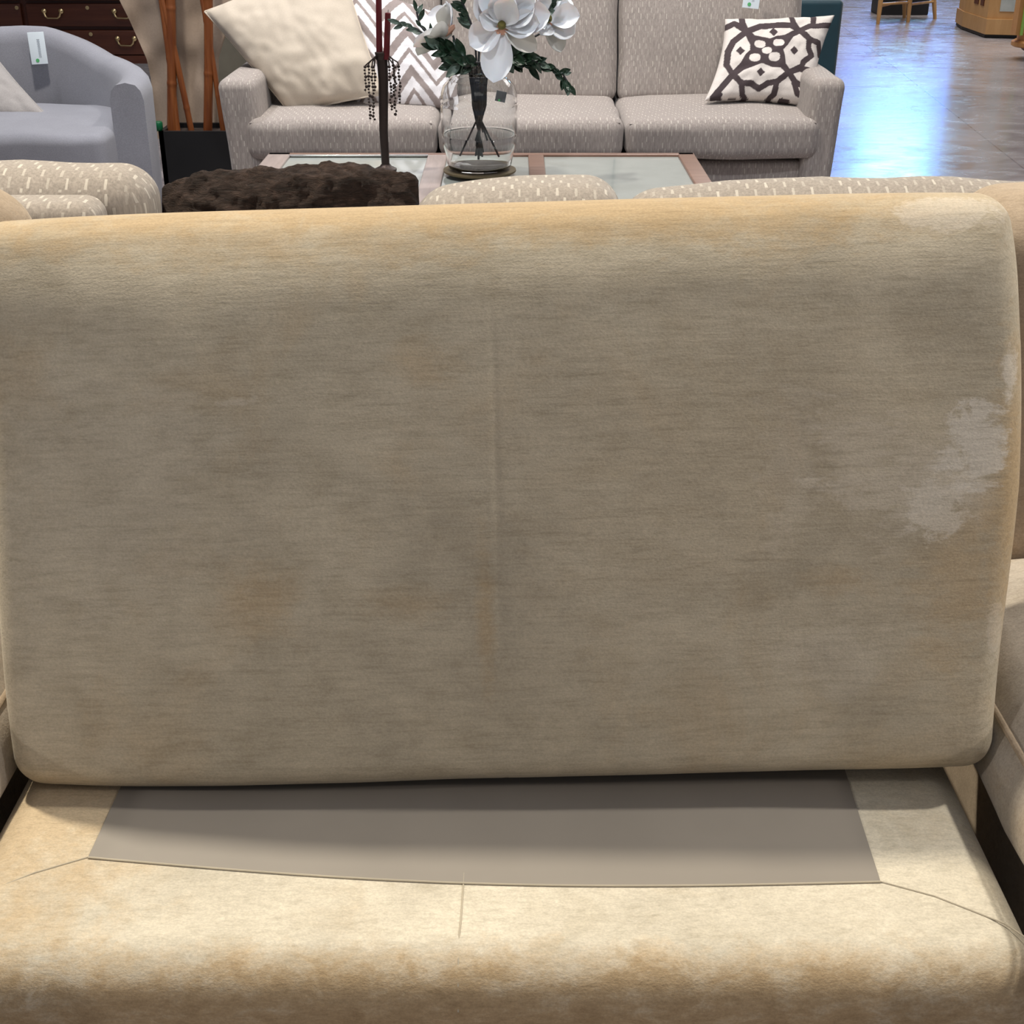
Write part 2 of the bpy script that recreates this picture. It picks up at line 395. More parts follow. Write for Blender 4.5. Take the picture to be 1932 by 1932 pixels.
def quad_pillow(corners, thick, n=40, pinch=.06, wr=.006, seed=0, colfn=None, fold=0):
    """knife-edge pillow through 4 corner points (TL, TR, BR, BL); returns MB and per-vertex uv"""
    TL, TR, BR, BL = [Vector(c) for c in corners]
    nrm = ((TR-BL).cross(TL-BR)).normalized()
    if nrm.y > 0: nrm = -nrm
    mb = MB(); uvs = []
    ctr = (TL+TR+BR+BL)/4
    for side in (1, -1):
        vs = []
        for i in range(n+1):
            for j in range(n+1):
                u, v = i/n, j/n
                a, b = 2*u-1, 2*v-1
                pu = 1-pinch*(1-b*b) ; pv = 1-pinch*(1-a*a)
                uu = .5+.5*a*pu; vv = .5+.5*b*pv
                p = (TL*(1-uu)+TR*uu)*(1-vv)+(BL*(1-uu)+BR*uu)*vv
                h = (max(0, (1-a**2)*(1-b**2)))**.42
                w = noise.noise(Vector((a*2.2+seed, b*2.2, side*3)))*wr*2 + noise.noise(Vector((a*6+seed, b*6, side)))*wr
                ed = min(1, 4*h)
                fl = 0
                if fold: fl = fold*math.sin(9*(a*.5+b)+3*noise.noise(Vector((a, b, seed))))*(max(0, b)**2)*ed
                p = p + nrm*side*(thick*.5*h + (w+fl)*ed)
                vs.append(p); uvs.append((u, v))
        f = []
        for i in range(n):
            for j in range(n):
                q = (i*(n+1)+j, (i+1)*(n+1)+j, (i+1)*(n+1)+j+1, i*(n+1)+j+1)
                f.append(q if side < 0 else q[::-1])
        mb.add(vs, f)
    return mb, uvs, nrm
def paint(o, cols):
    me = o.data; at_ = me.color_attributes.new('pattern', 'FLOAT_COLOR', 'POINT')
    for i, c in enumerate(cols): at_.data[i].color = (c[0], c[1], c[2], 1)
def piping(corners, pinch, r=.004, n=24):
    TL, TR, BR, BL = [Vector(c) for c in corners]; pts = []
    def P(a, b):
        pu = 1-pinch*(1-b*b); pv = 1-pinch*(1-a*a); uu = .5+.5*a*pu; vv = .5+.5*b*pv
        return (TL*(1-uu)+TR*uu)*(1-vv)+(BL*(1-uu)+BR*uu)*vv
    for i in range(n): pts.append(P(-1+2*i/n, -1))
    for i in range(n): pts.append(P(1, -1+2*i/n))
    for i in range(n): pts.append(P(1-2*i/n, 1))
    for i in range(n+1): pts.append(P(-1, 1-2*i/n))
    return MB().tube(pts, r, 6, False)

# ------------------------------------------------------------------ setting
def struct(name, mb, mat, smooth=False, parent=None):
    o = mb.build(name, mat, parent, smooth=smooth); o['kind'] = 'structure'; return o
struct('floor', MB().box((2, 8, -.05), (14, 14, .05)), M_floor)
struct('wall_back', MB().box((2, 20.1, 2.4), (14, .1, 2.4)), M_wall)
struct('wall_left', MB().box((-6.1, 8, 2.4), (.1, 14, 2.4)), M_wall)
struct('ceiling', MB().box((2, 12, 4.85), (14, 8, .05)), M_ceil)
wf = struct('window_1', MB().box((5.55, 19.97, 2.9), (.95, .04, 1.5)), M_wall)
pn = MB().box((5.62, 19.92, 3.55), (.46, .012, .80)).build('pane', M_day, wf, smooth=False)
pn0 = MB().box((5.50, 19.92, 2.1), (.60, .012, .58)).build('lower_pane', M_day2, wf, smooth=False)
pn2 = MB().box((4.86, 19.92, 2.9), (.18, .012, 1.3)).build('side_pane', M_day2, wf, smooth=False)
pn3 = MB().box((6.3, 19.92, 2.9), (.12, .012, 1.3)).build('side_pane', M_day2, wf, smooth=False)

# ------------------------------------------------------------------ tan sectional sofa
sofa = thing('sectional_sofa', (0, 1.3, 0), 'tan chenille sectional sofa in the foreground with bare grey-lined middle seat', 'sofa')
DZ = .335
def front_roll(q):
    # slightly domed seat deck with a soft falling front
    q = q.copy()
    q.z += .006*math.sin(q.x*3.1+.5)*(q.z > 0)
    return q
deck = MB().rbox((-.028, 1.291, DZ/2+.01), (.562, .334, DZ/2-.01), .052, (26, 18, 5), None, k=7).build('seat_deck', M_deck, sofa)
# lining panel
lin = MB()
def linf(u, v):
    yn = 1.124-.022*math.sin(math.pi*u)-.038*u+.004*(u<.0)
    x0, x1 = -.4585+.010*v, .389+.014*v
    x = x0+(x1-x0)*u; y = yn+(1.55-yn)*v
    return Vector((x, y, DZ+.0012))
lin.grid(linf, 40, 10); lin.build('deck_lining', M_grey_lining, sofa)
def seamline(pts, r=.0009): return MB().tube(pts, r, 6)
zz = DZ+.0004
seamline([linf(i/30, 0) for i in range(31)], .0011).build('seam', M_seam, sofa)
seamline([(.389, 1.087, zz), (.44, 1.065, zz), (.50, 1.025, zz), (.520, 1.005, zz-.004)]).build('seam', M_seam, sofa)
seamline([(-.458, 1.126, zz), (-.51, 1.10, zz), (-.555, 1.07, zz-.002)]).build('seam', M_seam, sofa)
seamline([(-.051, 1.10, zz), (-.052, 1.03, zz), (-.053, 1.010, zz), (-.053, .982, zz-.008), (-.053, .966, zz-.024), (-.053, .957, zz-.05)], .0009).build('seam', M_seam, sofa)
# units left and right
for sx, x0, x1 in ((-1, -1.86, -.640), (1, .582, 1.82)):
    cx, hw = (x0+x1)/2, (x1-x0)/2
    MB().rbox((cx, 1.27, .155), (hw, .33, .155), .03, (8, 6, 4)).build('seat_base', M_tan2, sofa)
    def puff(q, hw=hw):
        q = q.copy(); a = q.x/hw; b = q.y/.35
        q.z += .05*max(0, b)*(q.z > 0)
        q.z += (.085*(1-a**6)*(1-b**4))*(1 if q.z > 0 else 0)
        q.x += math.copysign(.012, q.x)*(1-(min(1, abs(q.z)/.057))**2)*(1-b*b) if abs(a) > .9 else 0
        q += Vector((1, 1, 1))*noise.noise(q*9)*.004
        return q
    cx2 = cx+(.045 if sx < 0 else -.026)
    MB().rbox((cx2, 1.22, .366), (hw, .345, .057), .042, (14, 12, 3), puff).build('seat_cushion', M_tan3, sofa)
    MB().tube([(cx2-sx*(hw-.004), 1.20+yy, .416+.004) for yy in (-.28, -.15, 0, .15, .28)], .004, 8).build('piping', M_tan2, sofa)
    def lean(q, hw=hw):
        q = q.copy(); a = q.x/hw; b = q.z/.262
        q.y -= .03*(1-a*a)*(1-b*b)*(1 if q.y < 0 else 0)
        q.z += .012*(1-a*a)*(q.z > 0)
        q.y += q.z*.16
        q += Vector((1, 1, 1))*noise.noise(q*8+Vector((sx, 0, 0)))*.006
        return q
    cxb = cx+(.012 if sx < 0 else -.010)
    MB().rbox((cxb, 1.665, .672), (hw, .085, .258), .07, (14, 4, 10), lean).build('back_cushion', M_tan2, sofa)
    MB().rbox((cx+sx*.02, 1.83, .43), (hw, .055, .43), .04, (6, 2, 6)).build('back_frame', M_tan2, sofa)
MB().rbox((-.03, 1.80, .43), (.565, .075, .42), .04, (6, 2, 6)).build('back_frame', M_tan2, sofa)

# upright cushion: top-level
CW, CHH, CT = .576, .327, .078
TH = R(18.5)
def hero(q):
    q = q.copy(); a = q.x/CW; b = q.z/CHH
    bulge = (max(0, 1-a*a)**.6)*(max(0, 1-b*b)**.7)
    if q.y < 0: q.y -= .030*bulge
    else: q.y += .012*bulge
    # sides pull in toward the bottom, bottom corners round further
    q.x *= 1-.024*max(0, -b)-.008*max(0, b-.5)
    if b < -.5:
        k = (abs(a)**8); q.z += (.010 if a < 0 else .003)*k*(-b)
    if b > .5: q.z -= .006*(abs(a)**6)
    q.x += .006*math.sin(b*3+1)*(abs(a) > .9)
    w = noise.noise(Vector((q.x*3.2, q.z*3.2, 1.3)))*.007+noise.noise(Vector((q.x*9, q.z*9, 4)))*.0016
    q.y += w*(1 if q.y < 0 else .3)
    if q.y < 0 and b > .68: q.y += .026*((b-.68)/.32)**2
    if q.y < -.02: q.y += .0032*math.exp(-(q.x/.0035)**2)*.22 + .0003*math.exp(-(q.x/.03)**2)
    return q
hero_c = thing('seat_cushion', (-.006, 1.262, .345), 'large tan chenille seat cushion stood upright on the bare seat deck', 'cushion')
hero_c.rotation_euler = (-TH, R(-1.65), 0)
bpy.context.view_layer.update()
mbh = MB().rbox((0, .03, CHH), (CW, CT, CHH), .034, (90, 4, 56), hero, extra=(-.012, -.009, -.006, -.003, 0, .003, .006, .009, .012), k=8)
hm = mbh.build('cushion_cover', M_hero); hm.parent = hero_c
cs = MB().tube([hero(Vector((0, -CT, -CHH+.06+(2*CHH-.12)*i/40)))+Vector((0, .0306, CHH)) for i in range(41)], .0006, 6)
o = cs.build('centre_seam', M_seam); o.parent = hero_c

# ------------------------------------------------------------------ dash patterned sofa and chair facing away
def back_cushion(name, x0, x1, y, z0, z1, d, mat, parent, r=.06, puffz=.02, lean=.0, n=14, seed=0, pipe=False, tilt=0):
    cx, hw, cz, hh = (x0+x1)/2, (x1-x0)/2, (z0+z1)/2, (z1-z0)/2
    def fn(q):
        q = q.copy(); a = q.x/hw; b = q.z/hh
        s_ = -1 if q.y < 0 else 1
        q.y += s_*.03*(1-a*a)*(1-b*b)
        q.z += puffz*(1-a*a)*(1 if q.z > 0 else .0)
        q.y += q.z*lean
        if q.z > 0: q.z += tilt*a
        q += Vector((1, 1, 1))*noise.noise(q*7+Vector((seed, 0, 0)))*.006
        return q
    o = MB().rbox((cx, y, cz), (hw, d, hh), r, (n, 4, n), fn).build(name, mat, parent)
    if pipe:
        pts = []
        for i in range(25):
            q = fn(Vector((-(hw-.03)+2*(hw-.03)*i/24, -d*.80, hh*.975-.01*(abs(2*i/24-1)**6)*6))); pts.append(q+Vector((cx, y, cz)))
        pts = [pts[0]+Vector((-.02, 0, -.10)), pts[0]+Vector((-.018, 0, -.05))]+pts+[pts[-1]+Vector((.018, 0, -.05)), pts[-1]+Vector((.02, 0, -.10))]
        MB().tube(pts, .004, 6).build('piping', mat, o)
    return o
ps = thing('patterned_sofa', (.6, 2.4, 0), 'taupe dash-patterned sofa standing back to back behind the tan sofa', 'sofa')
MB().rbox((.62, 2.02, .40), (1.20, .06, .40), .035, (12, 2, 6)).build('back_frame', M_dash_near, ps)
MB().rbox((.62, 2.50, .18), (1.20, .42, .18), .03, (12, 6, 4)).build('seat_base', M_dash_near, ps)
for xx in (-.50, 1.74): MB().rbox((xx, 2.48, .29), (.08, .42, .29), .04, (3, 6, 4)).build('arm', M_dash_near, ps)
for a0, a1 in ((-.42, .60), (.62, 1.64)): MB().rbox(((a0+a1)/2, 2.56, .43), ((a1-a0)/2, .36, .07), .04, (8, 6, 2)).build('seat_cushion', M_dash_near, ps)
back_cushion('back_cushion', -.170, .180, 2.17, .48, .824, .085, M_dash_near, ps, seed=2, tilt=.014)
back_cushion('back_cushion', .172, 1.05, 2.17, .48, .824, .075, M_dash_near, ps, r=.072, seed=5)
back_cushion('back_cushion', 1.06, 1.64, 2.17, .48, .828, .07, M_dash_near, ps, seed=9)
pc = thing('patterned_loveseat', (-1.2, 2.4, 0), 'taupe dash-patterned loveseat seen from behind at the left, rounded cushion on top', 'sofa')
MB().rbox((-1.22, 2.00, .425), (.60, .05, .425), .03, (12, 2, 6)).build('back_frame', M_dash_near, pc)
MB().rbox((-1.22, 2.48, .18), (.60, .42, .18), .03, (12, 6, 4)).build('seat_base', M_dash_near, pc)
back_cushion('back_cushion', -1.25, -.575, 2.15, .48, .868, .075, M_dash_near, pc, seed=12, puffz=.004)
back_cushion('back_cushion', -1.78, -1.27, 2.15, .48, .868, .075, M_dash_near, pc, seed=15, puffz=.004)
cs_ = [at(-95, 325, 2.24), at(46, 318, 2.24), at(50, 420, 2.14), at(-95, 420, 2.14)]
mb, _, _ = quad_pillow(cs_, .07, 20)
tag(mb.build('white_pillow', M_beige), 'pale cream pillow edge peeking above the left loveseat cushion', 'pillow')
# fur pillow
tl, tr, br, bl = at(305, 364, 2.22), at(790, 341, 2.22), at(806, 560, 2.14), at(296, 560, 2.14)
mb, uv_, nr = quad_pillow([tl, tr, br, bl], .14, 90, .02, .004)
vv = []
for p, (u, v) in zip(mb.v, uv_):
    p = Vector(p)
    h = noise.fractal(p*38, .8, 2.2, 4)*.006+noise.noise(Vector((p.x*9, p.y*9, p.z*22)))*.006
    top = max(0, 1-v*3.2)
    p = p+Vector((0, 0, 1))*(top*.035*math.sin(math.pi*min(1, max(0, u)))**.35+h*.9)+nr*h
    vv.append(tuple(p))
mb.v = vv
tag(mb.build('fur_pillow', M_fur, angle=180), 'shaggy dark brown fur pillow propped behind the tan cushion', 'pillow')

# ------------------------------------------------------------------ far grey sofa
fs = thing('grey_sofa', (.07, 5.2, 0), 'light grey three-seat sofa with fine dash pattern behind the coffee table', 'sofa')
AX0, AX1 = -1.035, 1.176
for sx, ax in ((-1, AX0), (1, AX1)):
    w = .065 if sx < 0 else .058
    c = ax+(w if sx < 0 else -w)
    def armf(q, sx=sx):
        q = q.copy(); q.x += sx*(q.z)*.06; q.z += -.02*(q.y/.45)*0
        q += Vector((1, 1, 1))*noise.noise(q*6+Vector((sx*3, 0, 0)))*.004
        return q
    MB().rbox((c-sx*.018, 5.27, .345), (w, .45, .285), .035, (3, 12, 8), armf).build('arm', M_dash, fs)
MB().rbox((.07, 5.28, .235), (1.02, .42, .105), .02, (14, 6, 3)).build('seat_rail', M_dash, fs)
MB().rbox((.07, 5.66, .46), (1.06, .07, .43), .04, (14, 3, 8)).build('back_frame', M_dash, fs)
for i, (x0, x1) in enumerate(((-.945, -.266), (-.262, .397), (.401, 1.092))):
    hw = (x1-x0)/2
    def sf(q, hw=hw, i=i):
        q = q.copy(); a = q.x/hw; b = q.y/.37
        if q.z > 0: q.z += .018*(1-a*a)*(1-b*b)
        q.y += -.012*(1-a*a) if q.y < -.2 else 0
        q += Vector((1, 1, 1))*noise.noise(q*6+Vector((i*7, 0, 0)))*.006
        return q
    c = MB().rbox(((x0+x1)/2, 5.165, .426), (hw, .37, .070), .042, (14, 12, 3), sf).build('seat_cushion', M_dash, fs)
    MB().tube([sf(Vector((-hw*.95+2*hw*.95*k/20, -.352, .056)))+Vector(((x0+x1)/2, 5.165, .426)) for k in range(21)], .0035, 6).build('piping', M_dash, c)
for i, (x0, x1) in enumerate(((-.93, -.272), (-.266, .404), (.410, 1.105))):
    back_cushion('back_cushion', x0, x1, 5.42, .47, .96, .085, M_dash, fs, .05, .02, .20, 14, i*4+1)
for xx in (-.95, 1.08):
    for yy in (4.9, 5.6): MB().lathe([(.02, 0), (.03, .13)], (xx, yy, 0), 12).build('leg', M_dresser, fs)

def on_pillow(name, px, Ys, thick, mat, label, n=40, pinch=.07, **kw):
    cs = [at(p[0], p[1], Y) for p, Y in zip(px, Ys)]
    mb, uv, nr = quad_pillow(cs, thick, n, pinch, **kw)
    t = thing(name, sum(cs, Vector())/4, label, 'pillow')
    return t, mb, uv, cs
t, mb, uv, cs = on_pillow('throw_pillow', [(386, 22), (640, -80), (722, 178), (548, 214)], (5.22, 5.30, 5.02, 5.02), .19, M_beige,
    'large plain beige throw pillow at the left end of the grey sofa', n=60, pinch=.02, wr=.005, fold=.016, seed=3)
mb.build('pillow_cover', M_beige, t, angle=180); piping(cs, .02, .0035).build('piping', M_beige, t)
# chevron
t, mb, uv, cs = on_pillow('throw_pillow', [(640, -40), (835, 28), (856, 205), (672, 203)], (5.30, 5.30, 5.10, 5.10), .14, M_pattern,
    'white and grey chevron throw pillow behind the red candle', n=150, pinch=.03, wr=.004, seed=8)
o = mb.build('pillow_cover', M_pattern, t, angle=180)
def chev(u, v):
    # nested zigzags running down the pillow
    w = v + .56*abs(((u*2.08+.73) % 1.0)-.5)
    k = (w*2.75+.42) % 1.0
    g = (.31, .265, .255); wt = (.80, .79, .82)
    return g if (k < .28 or .56 < k < .70) else wt
paint(o, [chev(u, v) for u, v in uv])
# lattice
CR = [(310, 232), (1640, 185), (1362, 1300), (60, 1225)]
t, mb, uv, cs = on_pillow('throw_pillow', [(1320+a/6.44, b/6.44) for a, b in CR], (5.28, 5.28, 5.06, 5.04), .15, M_pattern,
    'cream and charcoal lattice throw pillow at the right end of the grey sofa', n=190, pinch=.09, wr=.004, seed=5)
o = mb.build('pillow_cover', M_pattern, t, angle=180)
N1, N2, N3, N4 = (530, 405), (1165, 385), (370, 910), (1035, 890)
LN = [[N1, (620, 480), (700, 490), (810, 520), (900, 485), (1000, 470), N2],
      [N1, (605, 550), (600, 640), (540, 700), (490, 790), N3],
      [N2, (1060, 440), (990, 540), (920, 610), (945, 700), (960, 800), N4],
      [N3, (480, 830), (590, 790), (715, 745), (840, 790), (950, 800), N4],
      [N3, (470, 1010), (600, 1020), (690, 1085), (790, 1015), (900, 1000), N4],
      [N2, (1280, 500), (1275, 600), (1320, 690), (1215, 760), (1190, 830), N4],
      [N1, (380, 520), (320, 640), (300, 800), N3], [N1, (700, 335), (900, 320), (1060, 320), N2],
      [N1, (400, 300), (300, 350)], [N1, (490, 290), (500, 220)], [N2, (1300, 330), (1580, 315)], [N2, (1100, 290), (1080, 200)], [(1340, 330), (1360, 220)],
      [N2, (1300, 505), (1410, 535), (1440, 680)], [N3, (250, 1060), (150, 1190), (230, 1150)], [N4, (1160, 830), (1340, 880), (1345, 1150)],
      [N4, (1120, 1000), (1240, 1060), (1265, 1190), (1160, 1150), (1110, 1010)], [(1260, 1190), (1240, 1300)],
      [(475, 1000), (500, 1150), (570, 1240)], [(895, 1000), (880, 1150), (800, 1250)], [(200, 1120), (150, 1200), (230, 1215)], [(1330, 900), (1345, 1250)], [(360, 1235), (420, 1240)], [(980, 1230), (1060, 1250)]]
SEG = [(a[i], a[i+1]) for a in LN for i in range(len(a)-1)]
CE = [(685, 545, 66, 44), (905, 535, 66, 46), (765, 625, 58, 42), (622, 715, 66, 50), (852, 705, 68, 52)]
HULL = [(600, 480), (810, 520), (1000, 475), (940, 610), (950, 795), (720, 750), (540, 800), (530, 700), (600, 640)]
DI = [(455, 635), (850, 405), (1095, 630), (695, 890)]
def lat(u, v, h=0):
    x = (CR[0][0]*(1-u)+CR[1][0]*u)*(1-v)+(CR[3][0]*(1-u)+CR[2][0]*u)*v
    y = (CR[0][1]*(1-u)+CR[1][1]*u)*(1-v)+(CR[3][1]*(1-u)+CR[2][1]*u)*v
    y -= 125*h
    dk = (.075, .058, .062); cr = (.72, .67, .63)
    for cx, cy in DI:
        if abs(x-cx)+abs(y-cy) < 52: return dk
    for cx, cy, ex, ey in CE:
        if (abs(x-cx)/ex)**2.4+(abs(y-cy)/ey)**2.4 < 1: return cr
    ins = False
    for i in range(len(HULL)):
        (x0, y0), (x1, y1) = HULL[i-1], HULL[i]
        if (y0 > y) != (y1 > y) and x < (x1-x0)*(y-y0)/(y1-y0)+x0: ins = not ins
    if ins: return dk
    for (x0, y0), (x1, y1) in SEG:
        dx, dy = x1-x0, y1-y0; tt = max(0, min(1, ((x-x0)*dx+(y-y0)*dy)/(dx*dx+dy*dy)))
        if (x-x0-tt*dx)**2+(y-y0-tt*dy)**2 < 35**2: return dk
    return cr
# pattern is laid on the pulled-in surface, so sample at the pinched position
def lat_p(u, v):
    a, b = 2*u-1, 2*v-1; pi_ = .09
    return lat(.5+.5*a*(1-pi_*(1-b*b)), .5+.5*b*(1-pi_*(1-a*a)), max(0, (1-a*a)*(1-b*b))**.42)
nhalf = len(uv)//2; front = [lat_p(u, v) for u, v in uv[:nhalf]]
paint(o, front+front)

# ------------------------------------------------------------------ price tags
def price_tag(px, Y, w, h, label, tilt=0, text=True, card=None, yaw=0):
    c = at(px[0], px[1], Y)
    t = thing('price_tag', c, label, 'tag')
    t.rotation_euler = (R(-8), R(tilt), R(yaw))
    bpy.context.view_layer.update()
    def pp(name, mb, m):
        o = mb.build(name, m); o.parent = t; return o
    pp('card', MB().rbox((0, 0, 0), (w/2, .0012, h/2), .0011, (2, 1, 2), k=2), card or M_white)
    pp('green_dot', MB().lathe([(.0, 0), (w*.11, 0), (w*.11, .0008), (0, .0008)], (-w*.10, -.0016, -h*.38), 16, (0, -1, 0)), M_green)
    if text:
        m = MB()
        for k in range(16): m.box((w*.10, -.0016, h*.27-k*h*.036), (w*.075+w*.015*math.cos(k*3), .0004, h*.009))
        pp('print_lines', m, M_cardgrey)
    return t
price_tag((71, 91), 5.415, .064, .118, 'white price tag with green dot on the blue-grey tub chair', -3)
price_tag((1420, -14), 5.27, .062, .11, 'white price tag with green dot on the grey sofa back', 6)

# ------------------------------------------------------------------ blue grey tub chair
tc = thing('tub_chair', (-1.9, 5.1, 0), 'blue-grey upholstered tub chair with sloping arms at the left', 'chair')
CX, HW, YF, YB = -1.925, .56, 4.86, 5.50
def path(s):
    # U in plan: s 0..1 from right arm front round the back to left arm front
    a = math.pi*s
    return Vector((CX+HW*math.cos(a)*1.0, YF+(YB-YF)*abs(math.sin(a))**.9, 0)), Vector((math.cos(a), math.sin(a)*.9, 0)).normalized()
HT = [(0, .612), (20, .622), (36, .628), (52, .645), (66, .692), (80, .732), (90, .735)]
def hgt(s):
    d = 180*min(s, 1-s)
    for (d0, h0), (d1, h1) in zip(HT, HT[1:]):
        if d <= d1: return h0+(h1-h0)*(d-d0)/(d1-d0)
    return HT[-1][1]
prof = [(-.060, .02), (-.060, .25), (-.060, -.06), (-.052, -.028), (-.035, -.008), (0, 0), (.035, -.008), (.052, -.028), (.060, -.06), (.060, .25), (.060, .02)]
def shell(i_, j_):
    s = i_; P0, nn = path(s); j = int(round(j_*(len(prof)-1))); off, dz = prof[j]
    H = hgt(s); z = dz if j in (0, 10) else (.3 if j in (1, 9) else H+dz)
    fl = .06*(z-.3)*(1-abs(2*s-1)) # back flares out slightly
    p = P0+nn*(off+fl)+Vector((0, 0, z)); return p
m = MB().grid(shell, 80, len(prof)-1)
n_p = len(prof)
m.f.append(tuple(range(n_p))); m.f.append(tuple(80*n_p+k for k in range(n_p-1, -1, -1)))
m.build('shell', M_bluegrey, tc, angle=60)
MB().rbox((CX, 5.10, .15), (HW-.10, .27, .13), .03, (6, 6, 3)).build('seat_base', M_bluegrey, tc)
def tcs(q):
    q = q.copy(); a = q.x/.50; b = q.y/.34
    if q.z > 0: q.z += .03*(1-a*a)*(1-b*b)
    q.y -= .05*(1-a*a)*(q.y < 0)
    if q.y > 0: q.x *= 1-.45*b**2
    q += Vector((1, 1, 1))*noise.noise(q*5)*.006
    return q
MB().rbox((CX, 5.05, .376), (.50, .33, .082), .036, (14, 12, 3), tcs).build('seat_cushion', M_bluegrey, tc)
t, mb, uv, cs = on_pillow('throw_pillow', [(-200, 105), (-22, 90), (92, 222), (-90, 250)], (5.36, 5.36, 5.05, 5.0), .16, M_greypil,
    'plain grey throw pillow on the blue-grey tub chair', pinch=.05, seed=11)
mb.build('pillow_cover', M_greypil, t, angle=180); piping(cs, .05, .004).build('piping', M_greypil, t)

# ------------------------------------------------------------------ dresser
dr = thing('dresser', (-3.0, 8.3, 0), 'dark cherry dresser with brass handles behind the tub chair', 'dresser')
YD = 8.0
dx = lambda px: (px-966)/FPX*7.62
dz_ = lambda py: at(0, py, YD).z
MB().box((dx(20), YD+.27, .72), ((dx(330)-dx(-290))/2, .25, .42)).build('carcass', M_dresser, dr, smooth=False)
MB().box((dx(20), YD+.26, dz_(112)), ((dx(334)-dx(-294))/2, .27, .022)).build('base_moulding', M_dresser, dr, smooth=False)
for px in (-280, 320): MB().box((dx(px), YD+.1, .14), (.04, .04, .14)).build('leg', M_dresser, dr, smooth=False)
def drawer(x0, x1, y0, y1, handles, key):
    za, zb = dz_(y1-2), dz_(y0+2)
    d = MB().rbox(((dx(x0+3)+dx(x1-3))/2, YD+.005, (za+zb)/2), ((dx(x1-3)-dx(x0+3))/2, .016, (zb-za)/2), .006, (2, 1, 2), k=2).build('drawer', M_dresser, dr)
    for hp in handles:
        m = MB(); xc = dx(hp); zc = dz_((y0+y1)/2-3)
        for s in (-1, 1): m.lathe([(.0, 0), (.012, .002), (.014, .012), (.006, .02), (0, .022)], (xc+s*.048, YD-.012, zc+.014), 12, (0, -1, 0))
        m.tube([(xc-.048, YD-.03, zc+.012), (xc-.040, YD-.034, zc-.012), (xc-.028, YD-.036, zc-.022), (xc+.028, YD-.036, zc-.022), (xc+.040, YD-.034, zc-.012), (xc+.048, YD-.03, zc+.012)], .005, 6)
        m.build('handle', M_brass, d)
    if key: MB().lathe([(0, 0), (.011, 0), (.011, .004), (0, .004)], (dx(key), YD-.012, zb-.02), 12, (0, -1, 0)).build('keyhole_plate', M_brass, d)
for y0, y1 in ((-95, -46), (-44, 3), (5, 52), (55, 105)):
    drawer(60, 300, y0, y1, (113, 243), 178)
    drawer(-270, 56, y0, y1, (-220, 0-60), 47)

# ------------------------------------------------------------------ drape, bamboo, planter, dark divider
dp = MB()
LE = [(205, -60), (225, 0), (243, 35), (262, 78), (277, 112), (285, 150), (289, 200), (292, 262)]
RE = [(470, -60), (455, 0), (436, 35), (420, 78), (410, 112), (410, 150), (412, 200), (416, 262)]
def drp(u, v):
    k = v*(len(LE)-1); i = min(int(k), len(LE)-2); f = k-i
    l = Vector(LE[i])*(1-f)+Vector(LE[i+1])*f; r = Vector(RE[i])*(1-f)+Vector(RE[i+1])*f
    p = l*(1-u)+r*u
    return at(p.x, p.y, 6.0+.022*math.sin(u*11+v*1.4)+.03*noise.noise(Vector((u*4, v*4, 0))))
dp.grid(drp, 60, 30)
tail = MB()
back = [Vector(p)+Vector((0, .03, 0)) for p in dp.v]
nv = len(dp.v); dp2 = MB(); dp2.v = dp.v+[tuple(b) for b in back]
dp2.f = dp.f+[tuple(i+nv for i in f[::-1]) for f in dp.f]
tag(dp2.build('fabric_drape', M_drape, angle=180), 'tapering beige fabric drape behind the bamboo poles', 'drape')
dv = MB().box((-1.18, 6.75, .55), (.42, .03, .55)).build('divider_panel', M_olive, smooth=False)
tag(dv, 'dark olive-grey divider panel behind the drape and the grey sofa arm', 'panel')
pl = thing('planter_box', (-1.25, 5.6, 0), 'black rectangular planter box holding orange bamboo poles', 'planter')
m = MB(); x0, x1 = at(297, 250, 5.47).x, -1.0; ya, yb, zt = 5.77, 6.0, 0
ya, yb = 5.74, 5.96
x0 = at(299, 250, ya).x; x1 = at(452, 250, ya).x; zt = at(300, 248, ya).z
for c, h in ((((x0+x1)/2, ya+.01, zt/2), ((x1-x0)/2, .01, zt/2)), (((x0+x1)/2, yb-.01, zt/2), ((x1-x0)/2, .01, zt/2)),
             ((x0+.01, (ya+yb)/2, zt/2), (.01, (yb-ya)/2, zt/2)), ((x1-.01, (ya+yb)/2, zt/2), (.01, (yb-ya)/2, zt/2))): m.box(c, h)
m.build('box', M_black, pl, smooth=False)
MB().box(((x0+x1)/2, (ya+yb)/2, zt-.03), ((x1-x0)/2-.02, (yb-ya)/2-.02, .01)).build('soil', plain('dark_soil', (.03, .018, .012), .9), pl, smooth=False)
ZS = zt-.02
def bamboo(a, b, r, label, n=7, ph=0.):
    A = at(a[0], a[1], 5.86); B = at(b[0], b[1], 5.84)
    d = (B-A); k = (ZS-A.z)/d.z if abs(d.z) > 1e-6 else 1; B = A+d*k
    A = B+(A-B)*1.9
    pts = []; rad = []
    L = (A-B).length; st = .30
    N = 160
    for i in range(N+1):
        s = L*i/N; q = ((s+ph) % st)/st
        e = min(q, 1-q)*st
        rr = r*(1+.10*math.exp(-(e/.007)**2)-.0*math.sin(q*math.pi))
        pts.append(B+(A-B)*(i/N)+Vector((.004*math.sin(s*5), 0, 0))); rad.append(rr)
    tag(MB().tube(pts, rad, 12).build('bamboo_pole', M_bamboo), label, 'bamboo pole', 'bamboo poles in the black planter')
bamboo((321, 0), (324, 242), .020, 'thick upright bamboo pole, nearest the tub chair', ph=.10)
bamboo((304, 0), (334, 242), .013, 'slim bamboo pole crossing just left of the thick upright one')
bamboo((299, -30), (360, 242), .013, 'leaning bamboo pole whose foot splays right in the planter', ph=.2)
bamboo((392, 0), (392, 242), .019, 'thick upright bamboo pole, nearest the grey sofa', ph=.06)
